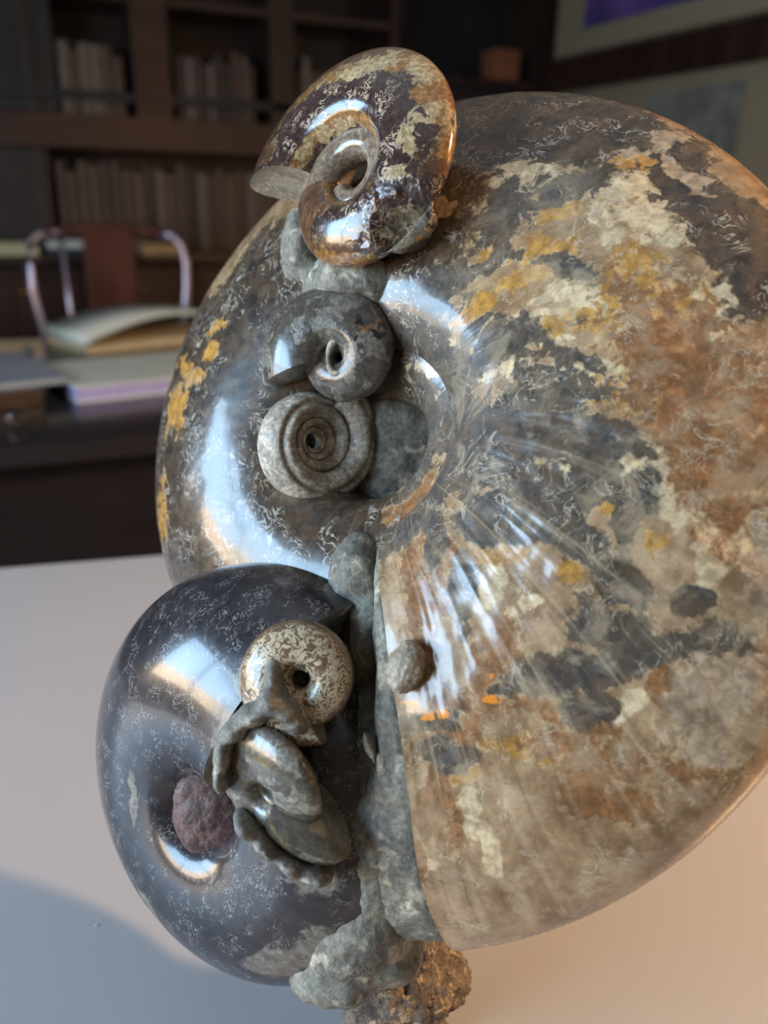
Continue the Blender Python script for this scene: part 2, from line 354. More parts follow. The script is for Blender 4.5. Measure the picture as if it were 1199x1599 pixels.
def zeros(n): return [np.zeros((n, 3), np.float32) for _ in range(3)]
def blobs(X, lst, seed=0, warp=.06, wscale=6):
    """sum of soft elliptic patches (x, y, rx, ry, angle, strength) in the shell's own disc plane, edges warped by noise"""
    W = np.stack([fbm(X, wscale, 3, seed), fbm(X, wscale, 3, seed+50)], -1)-.5
    x = X[:, 0]+W[:, 0]*warp*2; y = X[:, 1]+W[:, 1]*warp*2; out = np.zeros(len(X))
    for b in lst:
        bx, by, rx, ry, an = b[:5]; st = b[5] if len(b) > 5 else 1.0
        ca, sa = math.cos(an), math.sin(an); dx, dy = x-bx, y-by
        d = ((dx*ca+dy*sa)/rx)**2 + ((-dx*sa+dy*ca)/ry)**2
        out = np.maximum(out, st*np.exp(-d*.69))
    return out
PAINT = {
 'A': {
  'dark':[(0.311,0.386,0.07,0.052,-2.62),(0.228,0.287,0.115,0.029,3.12),(0.194,0.236,0.07,0.034,3.12),(0.435,0.242,0.054,0.021,2.49),(0.43,0.428,0.057,0.03,-3.05),(0.358,0.125,0.04,0.03,-2.43),(0.29,0.096,0.116,0.038,-2.99),(0.463,0.076,0.066,0.019,2.88),(0.432,0.01,0.086,0.053,2.95),(0.404,-0.04,0.133,0.064,3.02),(0.519,-0.053,0.048,0.027,3.12),(0.259,-0.056,0.102,0.044,2.74),(0.336,-0.062,0.114,0.071,2.83),(0.328,-0.191,0.049,0.047,2.68),(0.401,-0.162,0.096,0.064,3.02),(0.473,-0.168,0.053,0.049,2.47),(0.524,-0.14,0.043,0.021,-2.95),(0.484,-0.228,0.075,0.028,2.65),(0.221,-0.203,0.069,0.02,1.97),(0.31,-0.315,0.074,0.022,1.81),(0.564,-0.304,0.041,0.024,2.65),(0.511,-0.146,0.085,0.042,3.05),(0.588,-0.187,0.086,0.021,1.51),(0.663,-0.321,0.035,0.019,-2.93),(0.545,-0.373,0.066,0.042,2.45),(0.564,-0.425,0.178,0.031,-2.83),(0.522,-0.506,0.036,0.029,3.0),(0.208,-0.58,0.119,0.021,-2.77),(0.287,-0.609,0.058,0.021,-2.98),(0.272,0.153,0.053,0.019,-2.98),(0.191,0.035,0.071,0.037,2.74),(0.489,-0.07,0.117,0.031,2.8)],
  'ochre':[(0.414,0.292,0.072,0.042,2.81),(0.297,0.314,0.053,0.032,-2.61),(0.28,0.209,0.11,0.031,-2.87),(0.424,0.38,0.056,0.025,2.99),(0.56,0.214,0.079,0.057,1.44),(0.487,0.138,0.074,0.035,3.13),(0.618,0.182,0.052,0.045,2.21),(0.56,0.004,0.069,0.043,3.03),(0.61,0.119,0.064,0.04,-2.95),(0.531,-0.177,0.035,0.022,-3.05),(0.356,-0.26,0.066,0.023,-3.12),(0.476,-0.285,0.028,0.024,2.47),(0.605,-0.235,0.033,0.022,3.06),(0.274,-0.122,0.046,0.024,2.79),(0.521,0.483,0.04,0.027,2.77),(0.201,0.125,0.065,0.026,3.12),(0.367,0.243,0.071,0.025,-2.92),(0.432,-0.578,0.146,0.026,-3.04),(0.321,-0.642,0.055,0.02,-2.95),(-0.436,0.187,0.048,0.029,-2.73),(-0.543,0.08,0.068,0.062,3.01),(-0.479,0.147,0.069,0.025,-2.75),(-0.58,-0.151,0.087,0.046,1.59),(-0.538,0.177,0.054,0.029,2.67),(-0.438,0.261,0.048,0.024,-2.9)],
  'brown':[(0.662,0.071,0.061,0.048,2.87),(0.672,0.0,0.229,0.093,2.01),(0.625,0.05,0.138,0.024,1.89),(0.635,-0.437,0.053,0.03,1.35),(0.469,-0.502,0.098,0.038,2.72),(0.514,-0.612,0.064,0.041,1.32),(0.23,-0.305,0.142,0.056,1.83),(0.145,-0.147,0.113,0.064,1.77),(0.365,-0.458,0.098,0.049,1.34),(0.299,-0.548,0.057,0.048,-2.52),(0.565,-0.577,0.172,0.03,3.14),(0.577,-0.646,0.044,0.028,-2.75),(0.7,-0.055,0.042,0.036,1.54),(0.283,-0.695,0.079,0.033,1.56),(0.242,-0.798,0.048,0.026,1.42)],
  'cream':[(0.33,0.461,0.072,0.048,2.85),(0.49,0.169,0.06,0.043,2.63),(0.404,0.143,0.103,0.028,-3.01),(0.525,0.417,0.066,0.042,3.01),(0.497,0.329,0.079,0.018,1.89),(0.56,0.342,0.08,0.047,2.18),(0.652,0.141,0.063,0.059,-2.52),(0.358,0.059,0.064,0.02,3.13),(0.411,0.106,0.074,0.015,3.01),(0.596,-0.147,0.19,0.049,2.66),(0.63,-0.105,0.082,0.037,3.05),(0.466,-0.135,0.037,0.024,2.92),(0.364,-0.3,0.047,0.03,1.58),(0.397,-0.403,0.07,0.024,1.25),(0.703,-0.236,0.101,0.027,1.25),(0.581,-0.496,0.057,0.019,0.8),(0.328,-0.703,0.037,0.024,1.11),(0.264,-0.798,0.015,0.012,0.9),(0.194,0.414,0.035,0.024,2.33),(0.161,0.139,0.07,0.024,3.09),(0.432,0.192,0.048,0.026,3.03),(0.484,0.041,0.084,0.02,3.02),(0.182,-0.016,0.067,0.023,2.86),(0.273,0.058,0.067,0.015,3.1),(0.437,-0.351,0.029,0.008,-2.78),(0.355,-0.748,0.05,0.021,1.43)],
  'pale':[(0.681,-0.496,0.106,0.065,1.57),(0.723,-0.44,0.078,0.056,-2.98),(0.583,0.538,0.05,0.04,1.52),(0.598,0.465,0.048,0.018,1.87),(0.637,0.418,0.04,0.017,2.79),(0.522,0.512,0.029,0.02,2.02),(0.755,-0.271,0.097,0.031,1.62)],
  'phrag_shade':[(0.17,0.637,0.234,0.129,2.37),(0.335,0.626,0.174,0.111,2.58),(0.475,0.562,0.142,0.085,2.17),(0.599,0.447,0.12,0.065,2.0),(0.679,0.329,0.096,0.062,1.82),(0.733,0.216,0.086,0.051,0.9),(0.094,0.481,0.221,0.123,2.04),(-0.013,0.359,0.155,0.11,2.72),(-0.258,0.345,0.194,0.153,2.91),(-0.411,0.184,0.24,0.147,2.56),(-0.443,-0.027,0.273,0.186,2.8),(-0.356,-0.248,0.273,0.151,3.07),(-0.156,-0.376,0.219,0.121,-2.96),(0.117,0.295,0.097,0.073,2.9),(-0.194,0.11,0.213,0.075,1.46),(-0.112,-0.216,0.165,0.077,3.05),(0.019,-0.171,0.151,0.069,2.53),(0.102,0.152,0.111,0.072,1.31),(-0.1,0.045,0.206,0.183,2.8),(-0.023,-0.269,0.1,0.054,-2.95)],
  'orange_glint':[(0.367,-0.497,0.016,0.012,-2.83),(0.248,-0.544,0.016,0.004,3.03),(0.301,-0.547,0.014,0.008,-2.6),(0.28,-0.56,0.016,0.006,-2.69),(0.356,-0.452,0.006,0.004,-2.83)],
 },
 'E': {
  'dark':[(-0.021,0.372,0.451,0.149,-3.1),(-0.319,0.242,0.244,0.153,-2.37),(-0.524,0.089,0.322,0.056,2.87),(0.349,0.154,0.271,0.141,2.64),(0.189,0.362,0.269,0.11,2.76),(0.369,-0.122,0.239,0.122,1.76),(0.179,-0.398,0.334,0.123,2.95),(0.515,-0.281,0.168,0.099,-3.08)],
  'cream':[(0.496,0.024,0.089,0.072,2.58),(0.527,-0.054,0.111,0.064,1.64),(0.496,-0.195,0.079,0.049,3.08),(0.095,0.595,0.353,0.099,-3.13),(0.511,0.509,0.184,0.112,2.09),(0.549,0.157,0.134,0.067,-2.51),(0.273,0.57,0.23,0.076,2.83),(-0.106,0.297,0.239,0.042,-2.97),(-0.336,0.114,0.106,0.036,1.16),(0.676,0.142,0.123,0.048,1.61)],
  'amber':[(0.589,0.33,0.194,0.15,1.97),(0.358,0.551,0.294,0.104,2.87),(0.693,0.086,0.195,0.051,1.61),(-0.199,0.574,0.241,0.128,-2.74),(0.171,0.1,0.205,0.089,1.94),(0.137,-0.05,0.186,0.075,2.08),(-0.078,-0.533,0.306,0.053,2.9),(0.609,-0.284,0.202,0.05,0.88),(0.219,-0.56,0.212,0.043,-2.74)],
  'pit':[(0.427,-0.424,0.164,0.121,-2.45)],
 },
 'F': {
  'grey':[(-0.324,0.008,0.131,0.023,1.46),(-0.363,-0.528,0.157,0.051,1.67),(0.3,-0.549,0.139,0.073,-2.63),(0.526,-0.47,0.157,0.104,1.07),(0.349,0.446,0.141,0.061,-2.76),(0.527,-0.089,0.132,0.091,2.08),(0.413,0.549,0.145,0.05,2.16)],
 },
}
#PAINT-DATA

SP = {
'A': dict(px=618.5, py=699.8, d=.44, R=.2425, psi=-1.15, curve=-.16, k=.0776, q=.247, nx=-.5124, ny=.1915, u=.19, ch=-1, s=.3, e=.85, ei=.8),
'C': dict(px=531, py=556, d=.418, R=.0445, psi=3.42, k=.13, q=.40, nx=-.36, ny=-.12, u=.13, ch=1, s=.25, e=.8),
'D': dict(px=486, py=690, d=.432, R=.0400, psi=1.2, k=.075, q=.45, nx=.6, ny=-.03, u=.46, ch=1, s=.1, e=.8),
'E': dict(px=560.3, py=277.3, d=.40, R=.0769, psi=2.9757, k=.1147, q=.2587, nx=-.623, ny=.1501, u=.3, ch=1),
'F': dict(px=407.8, py=1225.4, d=.425, R=.1186, psi=.9781, k=.05, q=.4579, nx=-.5809, ny=-.0791, u=.14, ch=-1, s=.2, e=.85, ei=.45),
'G': dict(px=470, py=1058, d=.352, R=.0295, psi=-1.2, k=.05, q=.42, nx=-.12, ny=.05, u=.18, ch=1, s=.2),
'H': dict(px=432, py=1222, d=.352, R=.0425, psi=-.78, k=.0927, q=.3261, nx=-.6, ny=-.40, u=.12, ch=1, ei=.7),
}
CREAM, OCHRE, BROWN = lin(218, 194, 156), lin(186, 136, 60), lin(140, 96, 60)
DARK, PALE, PHRAG_SHADE = lin(66, 67, 66), lin(172, 152, 128), lin(48, 45, 44)
M_A = fossil('polished_tan_shell', lin(172, 142, 108), lin(134, 106, 76), [(PHRAG_SHADE, .5), CREAM, (OCHRE, 1.1), (BROWN, .95), DARK, PALE], amp=.9, nscale=105, edge=lin(214, 188, 146), vein=(lin(196, 174, 142), lin(108, 84, 62), lin(216, 200, 174), 1),
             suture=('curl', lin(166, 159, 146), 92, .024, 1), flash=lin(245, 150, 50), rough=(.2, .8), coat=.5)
def paint_A(X, info):
    m = zeros(len(X)) + [np.zeros((len(X), 3), np.float32)]; D = PAINT['A']; front = (X[:, 2] > -.02).astype(float)
    b = {kk: blobs(X, [(q[0], q[1], q[2]*1.22, q[3]*1.22, q[4]) for q in v] if kk == 'dark' else v, i*11, .035, 9)*front for i, (kk, v) in enumerate(D.items())}
    wall = sstep(.36, .27, info['rr'])               # umbilical wall
    ph = np.clip(b['phrag_shade']*1.3, 0, 1); vent = sstep(.93, .985, info['rr'])*.35  # phragmocone's own dark, boosted to stand in for the topmost shell's shadow
    m[0][:, 0] = ph; m[0][:, 1] = b['cream']; m[0][:, 2] = b['ochre']
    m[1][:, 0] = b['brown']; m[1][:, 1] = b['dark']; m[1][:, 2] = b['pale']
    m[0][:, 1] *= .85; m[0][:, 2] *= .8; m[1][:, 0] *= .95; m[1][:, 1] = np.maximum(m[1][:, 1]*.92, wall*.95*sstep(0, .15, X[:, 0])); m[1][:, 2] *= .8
    m[2][:, 0] = sstep(.6, .85, ph); m[2][:, 1] = .12 + .6*wall*sstep(.0, .2, X[:, 0])
    m[2][:, 2] = .55*sstep(.15, -.35, X[:, 1])*sstep(-.2, .2, X[:, 0])
    m[3][:, 0] = b['orange_glint']  # iridescent orange glints painted into the base colour
    return m
def deform_A(L, info):
    R = info['R']; X = L/R; n = fbm(X, 3.2, 3, 5)-.5; n2 = fbm(X, 11, 3, 9)-.5
    front = (X[:, 2] > 0)
    L = L.copy(); gl = fbm(np.stack([info['T']*9+fbm(X, 4, 2, 3)*.8, info['rr']*1.6, 0*info['T']], -1), 1.0, 4, 31, .6)-.5
    rt = sstep(-.05, .25, X[:, 0]); L[:, 2] += R*(n*(.014+.034*rt) + n2*(.002+.009*rt) + gl*.007*rt)*front*sstep(.3, .5, info['rr'])*sstep(1.0, .9, info['rr'])
    return L
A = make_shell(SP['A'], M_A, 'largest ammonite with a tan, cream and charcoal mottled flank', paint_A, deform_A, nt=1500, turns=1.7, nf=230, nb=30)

M_E = fossil('amber_brown_shell', lin(112, 82, 58), lin(82, 60, 48), [lin(150, 108, 60), (lin(58, 46, 46), .6), lin(188, 166, 126), lin(120, 112, 92), lin(136, 122, 106)], amp=1.0, nscale=150, edge=lin(190, 168, 132),
             suture=('curl', lin(190, 165, 140), 170, .05, 1), bump=.25, coat=.7, fine=(420, .4))
def paint_E(X, info):
    m = zeros(len(X)); D = PAINT['E']
    b = {kk: blobs(X, v, i*13, .08, 6) for i, (kk, v) in enumerate(D.items())}
    ring = np.exp(-((info['rr']-.37)/.045)**2)*(info['T'] > -6.3); inner = (info['T'] < -6.0)*.9
    b['dark'] *= (1-ring)*(1-inner)
    m[0][:, 0] = np.maximum(b['amber'], ring*.85); m[0][:, 1] = np.clip(b['dark']*1.5, 0, 1); m[0][:, 2] = np.maximum(b['cream']*.72, ring*.5*fbm(X, 7, 2, 4)*1.6); m[1][:, 1] = inner; m[1][:, 0] = b['pit']
    m[2][:, 0] = sstep(.3, .8, b['dark']); m[2][:, 1] = np.clip(b['pit']*1.3 + .5*sstep(.4, .33, info['rr']), 0, 1)
    return m
def deform_E(L, info):
    R = info['R']; X = L/R; L = L.copy(); p = blobs(X, PAINT['E']['pit'], 3, .08, 6)
    n = fbm(X, 16, 3, 2)-.5
    L[:, 2] -= R*(.17*sstep(.35, .95, p) + .16*p*n)*(X[:, 2] > 0)
    return L
E = make_shell(SP['E'], M_E, 'amber brown ammonite with a deep round hole, topmost', paint_E, deform_E, M_rim, nt=900, turns=1.9, nf=170, nb=30)

M_F = fossil('black_polished_shell', lin(56, 52, 56), lin(44, 42, 46), [lin(128, 122, 112)], amp=.5, nscale=90,
             suture=('curl', lin(160, 156, 152), 190, .026, 1), bump=.1, coat=.55)
def paint_F(X, info):
    m = zeros(len(X)); g = blobs(X, PAINT['F']['grey'], 4, .06, 8)
    m[0][:, 0] = g*.95; m[2][:, 0] = .6; m[2][:, 1] = .12+.6*g; return m
Fs = make_shell(SP['F'], M_F, 'black glossy ammonite, bulging, with a purple brown plug', paint_F, None, nt=900, turns=1.9, nf=170, nb=30)

M_C = fossil('dark_grey_brown_shell', lin(92, 86, 78), lin(74, 70, 66), [lin(120, 114, 104), lin(34, 30, 28), lin(140, 104, 70)], amp=.5, nscale=200, bump=.2, coat=.6, fine=(500, .5))
def paint_C(X, info):
    m = zeros(len(X)); n = fbm(X, 5, 4, 3)
    m[0][:, 0] = sstep(.5, .62, n)*.75; m[0][:, 1] = blobs(X, [(.38, .3, .05, .08, .5), (.52, .22, .06, .04, 0), (.3, .16, .03, .03, 0)], 3, .12, 9)
    m[0][:, 2] = blobs(X, [(.45, .28, .13, .06, .2, .7)], 7, .12, 9); m[2][:, 1] = .3*sstep(.5, .6, n)+.05; return m
C = make_shell(SP['C'], M_C, 'small dark grey ammonite with a smooth end, in the hollow', paint_C, None, M_C, -.8, nt=500, turns=1.6, nf=90)
M_D = fossil('grey_tan_mottled_shell', lin(172, 163, 150), lin(142, 133, 122), [lin(196, 186, 172), lin(150, 138, 124)], amp=.6, nscale=220, bump=.3, coat=.3, fine=(520, .5), rough=(.35, .8))
def paint_D(X, info):
    m = zeros(len(X)); n = fbm(X, 6, 4, 13)
    m[0][:, 0] = sstep(.45, .6, n)*.8; m[0][:, 1] = sstep(.5, .35, n)*.6; m[2][:, 1] = .4; return m
def deform_D(L, info):
    L = L.copy(); X = L/info['R']; L[:, 2] -= info['R']*.06*np.exp(-((info['rr']-.8)/.05)**2)*(X[:, 2] > 0); return L
D = make_shell(SP['D'], M_D, 'small grey tan ammonite with open inner coils', paint_D, deform_D, nt=800, turns=3.6, nf=80)
M_G = fossil('cream_fringed_shell', lin(128, 102, 76), lin(104, 84, 64), [lin(150, 146, 140)], amp=.5, nscale=160,
             suture=('curl', lin(206, 190, 160), 210, .085, 1), bump=.2, coat=.6)
def paint_G(X, info):
    m = zeros(len(X)); m[2][:, 0] = sstep(1.0, .86, info['rr']); m[2][:, 1] = .15; return m
G = make_shell(SP['G'], M_G, 'small cream fringed ammonite wedged against the black one', paint_G, None, nt=500, turns=1.7, nf=90)
M_H = fossil('grey_green_shell', lin(104, 98, 88), lin(82, 78, 72), [lin(140, 136, 126), lin(128, 112, 78)], amp=.6, nscale=170, bump=.22, coat=.6, fine=(420, .45))
def paint_H(X, info):
    m = zeros(len(X)); n = fbm(X, 5, 4, 23); m[0][:, 0] = sstep(.5, .6, n)*.8; m[0][:, 1] = sstep(.55, .4, n)*.5; m[2][:, 1] = .12; return m
H = make_shell(SP['H'], M_H, 'small grey green ammonite beside the purple brown plug', paint_H, None, M_H, -1, nt=500, turns=1.9, nf=90)

# --- details of the small shells
def shell_pt(key, P):
    S = SP[key]; return cam2root((np.asarray(P, float).reshape(-1, 3)*S['R']) @ basis(S['nx'], S['ny']).T + ccen(S['px'], S['py'], S['d']))
def torus(name, key, c, rx, ry, rot, rad, mat, parent, label=None):
    V = []; F = []; n, mseg = 40, 10
    for i in range(n):
        a = 2*math.pi*i/n; ca, sa = math.cos(a), math.sin(a)
        for j in range(mseg):
            b = 2*math.pi*j/mseg; w = rad*(1+.25*math.sin(3*a+1))
            x = (rx+w*math.cos(b))*ca; y = (ry+w*math.cos(b))*sa
            V.append((c[0]+x*math.cos(rot)-y*math.sin(rot), c[1]+x*math.sin(rot)+y*math.cos(rot), c[2]+w*math.sin(b)))
    for i in range(n):
        for j in range(mseg):
            F.append([i*mseg+j, ((i+1) % n)*mseg+j, ((i+1) % n)*mseg+(j+1) % mseg, i*mseg+(j+1) % mseg])
    o = mesh_obj(name, shell_pt(key, V), F, mat, parent)
    if label: o['label'] = label
    return o
M_plug = rockmat('purple_brown_plug', lin(104, 78, 74), lin(84, 64, 62), lin(126, 100, 94), 160, .35, .5)

def lumps(name, lst, mat, vox=.0022, namp=.004, nsc=55, seed=0, parent=root, fineamp=.0012, smooth=6):
    """one rough rock from overlapping ellipsoids (x, y, depth, half width, half height, half depth in m, tilt), voxel-joined"""
    bm = bmesh.new()
    for L in lst:
        px, py, d, rx, ry, rz = L[:6]; an = L[6] if len(L) > 6 else 0
        c = ccen(px, py, d); g = d/FPX; b2 = bmesh.new(); bmesh.ops.create_icosphere(b2, subdivisions=3, radius=1)
        for v in b2.verts:
            x, y, z = v.co.x*rx*g, v.co.y*ry*g, v.co.z*rz
            q = np.array([x*math.cos(an)-y*math.sin(an), x*math.sin(an)+y*math.cos(an), z])+c
            v.co = Vector(cam2root(q))
        me = bpy.data.meshes.new('t'); b2.to_mesh(me); b2.free(); bm.from_mesh(me); bpy.data.meshes.remove(me)
    o = bm_obj('tmp', bm, mat)
    md = o.modifiers.new('r', 'REMESH'); md.mode = 'VOXEL'; md.voxel_size = vox
    md = o.modifiers.new('s', 'SMOOTH'); md.iterations = smooth; md.factor = .5
    bpy.context.view_layer.update()
    ev = o.evaluated_get(bpy.context.evaluated_depsgraph_get()); me = bpy.data.meshes.new_from_object(ev)
    bpy.data.objects.remove(o)
    n = len(me.vertices); V = np.zeros(n*3, np.float32); me.vertices.foreach_get('co', V); V = V.reshape(-1, 3)
    N = np.zeros(n*3, np.float32); me.vertices.foreach_get('normal', N); N = N.reshape(-1, 3)
    P = V.astype(float)+5
    h = (fbm(P, nsc, 4, seed, .55)-.5)*2*namp + (fbm(P, nsc*5, 3, seed+3, .6)-.5)*2*fineamp
    V = V + N*h[:, None]; V[:, 2] = np.maximum(V[:, 2], .0006); me.vertices.foreach_set('co', V.astype(np.float32).ravel())
    me.polygons.foreach_set('use_smooth', np.ones(len(me.polygons), bool)); me.update()
    if not me.materials: me.materials.append(mat)
    o = bpy.data.objects.new(name, me); COL.objects.link(o); o.parent = parent
    return o
torus('umbilical_rim', 'C', (.06, -.02, .2), .12, .19, -.15, .035, M_rim, C, 'pale raised ring')
lumps('umbilical_plug', [(330, 1274, .402, 60, 84, .009, .3)], M_plug, .0012, .0015, 120, 3, Fs, .0005)['label'] = 'purple brown plug'
# living-chamber infill: the whorl goes on past the end of the shell as grey rock
def infill():
    S = dict(SP['A']); th = np.linspace(-.06, .58, 120); ph = np.linspace(0, 2*math.pi, 220, endpoint=False)
    T, PH = np.meshgrid(th, ph, indexing='ij'); t = (T+.06)/.64
    sh = np.where(t < .3, .965-.02*t-.10*np.clip(1-t/.13, 0, 1), .972-.009-.5*np.clip((t-.3)/.7, 0, 1)**2.4)
    ro = S['R']*np.exp(S['k']*np.minimum(T, .02)); c, sn = np.cos(PH), np.sin(PH); rm = ro*(1+S['u'])/2
    rho = rm + ro*(1-S['u'])/2*c*sh; z = ro*S['q']*np.sign(sn)*np.abs(sn)**np.where(c < 0, S['ei'], S['e'])*(1-S['s']*c)*sh*(1-.55*sstep(.78, .6, rho/ro)*sstep(.16, .5, t))
    Aa = -T+S['psi']+S['curve']*sstep(.3, 1.0, rho/ro); L = np.stack([rho*np.cos(Aa), rho*np.sin(Aa), z], -1).reshape(-1, 3)
    X = L*60/.6; n = fbm(L+3, 60, 4, 4)-.5; n2 = fbm(L+3, 260, 3, 8)-.5
    cen = np.stack([rm*np.cos(Aa), rm*np.sin(Aa), 0*T], -1).reshape(-1, 3); d = L-cen; d /= np.linalg.norm(d, axis=1)[:, None]+1e-9
    L = L + d*((n*.008+n2*.003)*(.35+.65*sstep(.1, .3, t.ravel())))[:, None]
    V = cam2root(L @ basis(S['nx'], S['ny']).T + ccen(S['px'], S['py'], S['d']))
    F = grid_faces(120, 220)[:, ::-1].tolist(); F.append(list(range(119*220, 120*220)))
    return mesh_obj('living_chamber_infill', V, F, M_matrix, A)
infill()
lumps('matrix_rock', [(590, 1250, .405, 85, 230, .05), (560, 1400, .41, 110, 110, .05), (535, 1495, .40, 88, 48, .035, .15), (600, 1478, .395, 60, 38, .03),
    (500, 1120, .405, 80, 120, .035), (562, 900, .400, 50, 78, .02), (580, 1000, .388, 36, 80, .018), (565, 450, .43, 95, 55, .03), (640, 470, .43, 50, 50, .03), (470, 385, .44, 35, 60, .02),
    (430, 1190, .388, 85, 110, .02), (475, 1070, .378, 60, 95, .02), (605, 655, .447, 95, 150, .009, .15), (585, 660, .462, 110, 150, .02)], M_matrix, .0025, .004, 45, 1)
lumps('matrix_ridge', [(350, 1205, .356, 13, 32, .018), (355, 1165, .355, 16, 32, .018), (374, 1132, .353, 28, 19, .018, .7), (404, 1108, .350, 34, 20, .02, .35), (428, 1088, .345, 24, 26, .018, .4),
    (430, 1050, .352, 18, 40, .016), (450, 1106, .343, 24, 18, .014), (464, 1128, .343, 22, 16, .012)], M_ridge, .0014, .0016, 70, 6, root, .0006, 14)
lumps('matrix_ridge', [(386, 1284, .351, 28, 12, .014, -.8), (418, 1314, .350, 32, 13, .014, -.7), (456, 1342, .350, 32, 14, .014, -.6), (496, 1360, .350, 30, 16, .014, -.3)], M_ridge, .0014, .0014, 80, 7, root, .0006, 12)
lumps('foot_rock', [(618, 1575, .448, 78, 70, .026), (628, 1520, .440, 100, 60, .036), (600, 1440, .425, 90, 80, .035)], M_foot, .0020, .006, 90, 11, root, .003, 2)['label'] = 'rough brown broken rock foot'
M_frag = fossil('translucent_shell_piece', lin(150, 138, 120), lin(176, 166, 150), [], bump=.3, coat=.9)
for L, sd in (((634, 1042, .338, 30, 42, .008, -.3), 1), ((598, 1192, .352, 13, 20, .004, .2), 2), ((578, 1168, .356, 6, 26, .004, .35), 3), ((607, 880, .385, 14, 26, .005, .1), 4)):
    lumps('shell_fragment', [L], M_rim, .0008, .0016, 170, sd, root, .0006, 2)

# ------------------------------------------------------------------ TABLE
tb = empty('table', (0.342, 0.47, 0), math.radians(-9.4))
setprops(tb, 'white glossy table that carries the ammonite cluster', 'table')
box('tabletop', (-1.0, -.55, .715), (.9, .45, .75), M_white, tb, .004)
for sx in (-.9, .8):
    for sy in (-.45, .36): box('leg', (sx-.03, sy-.03, 0), (sx+.03, sy+.03, .716), M_white, tb, .004)

# ------------------------------------------------------------------ BOOKCASE AND BOOKS
bc = empty('bookcase', (0, 0, 0)); setprops(bc, 'tall dark mahogany bookcase along the back wall', 'bookcase')
bc.location = (0.7, 3.67, 0)
def bb(name, lo, hi, mat, bev=.004, parent=bc):
    o = box(name, tuple(np.array(lo)-np.array((.7, 3.67, 0))), tuple(np.array(hi)-np.array((.7, 3.67, 0))), mat, parent, bev); return o
bb('back_panel', (-.6, 3.80, 0), (1.6, 3.845, 2.3), M_wood)
bb('side_panel', (-.62, 3.5, .0), (-.58, 3.80, 2.3), M_wood); bb('side_panel', (1.58, 3.5, 0), (1.62, 3.80, 2.3), M_wood)
bb('divider', (.17, 3.5, .95), (.21, 3.80, 2.3), M_wood); bb('divider', (.54, 3.48, 1.42), (.67, 3.80, 2.3), M_woodh); bb('divider', (1.06, 3.49, 1.42), (1.16, 3.80, 2.3), M_wood)
bb('rail', (-.6, 3.47, 1.31), (1.6, 3.80, 1.425), M_woodh); bb('front_bar', (-.58, 3.49, 1.475), (1.58, 3.505, 1.505), M_black)
bb('shelf', (-.58, 3.5, 1.80), (1.58, 3.80, 1.83), M_wood); bb('cornice', (-.62, 3.46, 2.2), (1.62, 3.80, 2.3), M_wood)
bb('counter', (-.62, 3.30, .915), (1.62, 3.80, .945), M_wood); bb('door_panel', (-.58, 3.50, .95), (.17, 3.52, 1.31), M_black); bb('door_panel', (-.58, 3.51, 1.43), (.27, 3.53, 1.80), M_black)
M_brass = simple('brass', lin(196, 160, 90), .25, .05, 20, metallic=1.0)
bb('base_panel', (-.6, 3.46, 0), (1.6, 3.80, .915), M_wood)
for i in range(5):
    x0 = -.58+i*.435; d = bb('drawer', (x0, 3.44, .72), (x0+.42, 3.47, .89), M_woodh)
    bmk = bmesh.new(); bmesh.ops.create_uvsphere(bmk, u_segments=12, v_segments=8, radius=.014)
    for v in bmk.verts: v.co += Vector((x0+.21-.7, 3.428-3.67, .805))
    bm_obj('knob', bmk, M_brass, d, True)
random.seed(4)
spine_cols = [lin(78, 52, 36), lin(62, 42, 30), lin(84, 60, 44), lin(94, 72, 54), lin(50, 36, 28), lin(112, 94, 78)]
M_spines = [simple('book_spine_%d' % i, c, .5, .1, 30) for i, c in enumerate(spine_cols)]
M_pages = simple('book_pages', lin(180, 170, 150), .8, .05, 60)
def book(x, w, h, dp, z, mat, label, group, y=3.53):
    t = empty('book', (x+w/2, y+dp/2, z)); setprops(t, label, 'book', group)
    bm = bmesh.new(); c = .003
    for lo, hi in (((-w/2, -dp/2, 0), (-w/2+c, dp/2, h)), ((w/2-c, -dp/2, 0), (w/2, dp/2, h))): box_bm(lo, hi, bm=bm)
    n = 6; V = []
    for i in range(n+1):
        a = math.pi*i/n; V.append((-w/2*math.cos(a), -dp/2-.006*math.sin(a)))
    vs = [bm.verts.new((p[0], p[1], zz)) for zz in (0, h) for p in V]
    for i in range(n): bm.faces.new([vs[i], vs[i+1], vs[n+1+i+1], vs[n+1+i]])
    bm_obj('cover', bm, mat, t)
    box('pages', (-w/2+c, -dp/2+.002, .003), (w/2-c, dp/2-.004, h-.004), M_pages, t)
    return t
ORD = 'first second third fourth fifth sixth seventh eighth ninth tenth eleventh twelfth thirteenth fourteenth fifteenth sixteenth seventeenth eighteenth nineteenth twentieth twenty-first twenty-second twenty-third twenty-fourth twenty-fifth twenty-sixth'.split()
SPN = ['brown', 'dark brown', 'grey brown', 'pale brown', 'black brown', 'greyish']
x = .235; i = 0
while x < 1.22:
    w = random.uniform(.03, .052); k = random.choice([0, 0, 1, 2, 2, 3, 4, 5]); h = random.uniform(.285, .33)
    book(x, w-.002, h, .2, .9456, M_spines[k], '%s book from the left on the lower bookcase shelf, tall with %s spine' % (ORD[i], SPN[k]), 'tall books on the lower shelf'); x += w; i += 1
for nm, xa, xb in (('left', .285, .525), ('middle', .69, 1.04), ('right', 1.18, 1.45)):
    x = xa; i = 0
    while x < xb-.03:
        w = random.uniform(.022, .042); k = random.choice([0, 1, 2, 3, 4, 5, 5]); h = random.uniform(.19, .26)
        book(x, w-.002, h, .15, 1.4256, M_spines[k], '%s small book from the left in the %s upper bookcase bay, %s spine' % (ORD[i], nm, SPN[k]), 'small books on the upper shelf', 3.535); x += w; i += 1
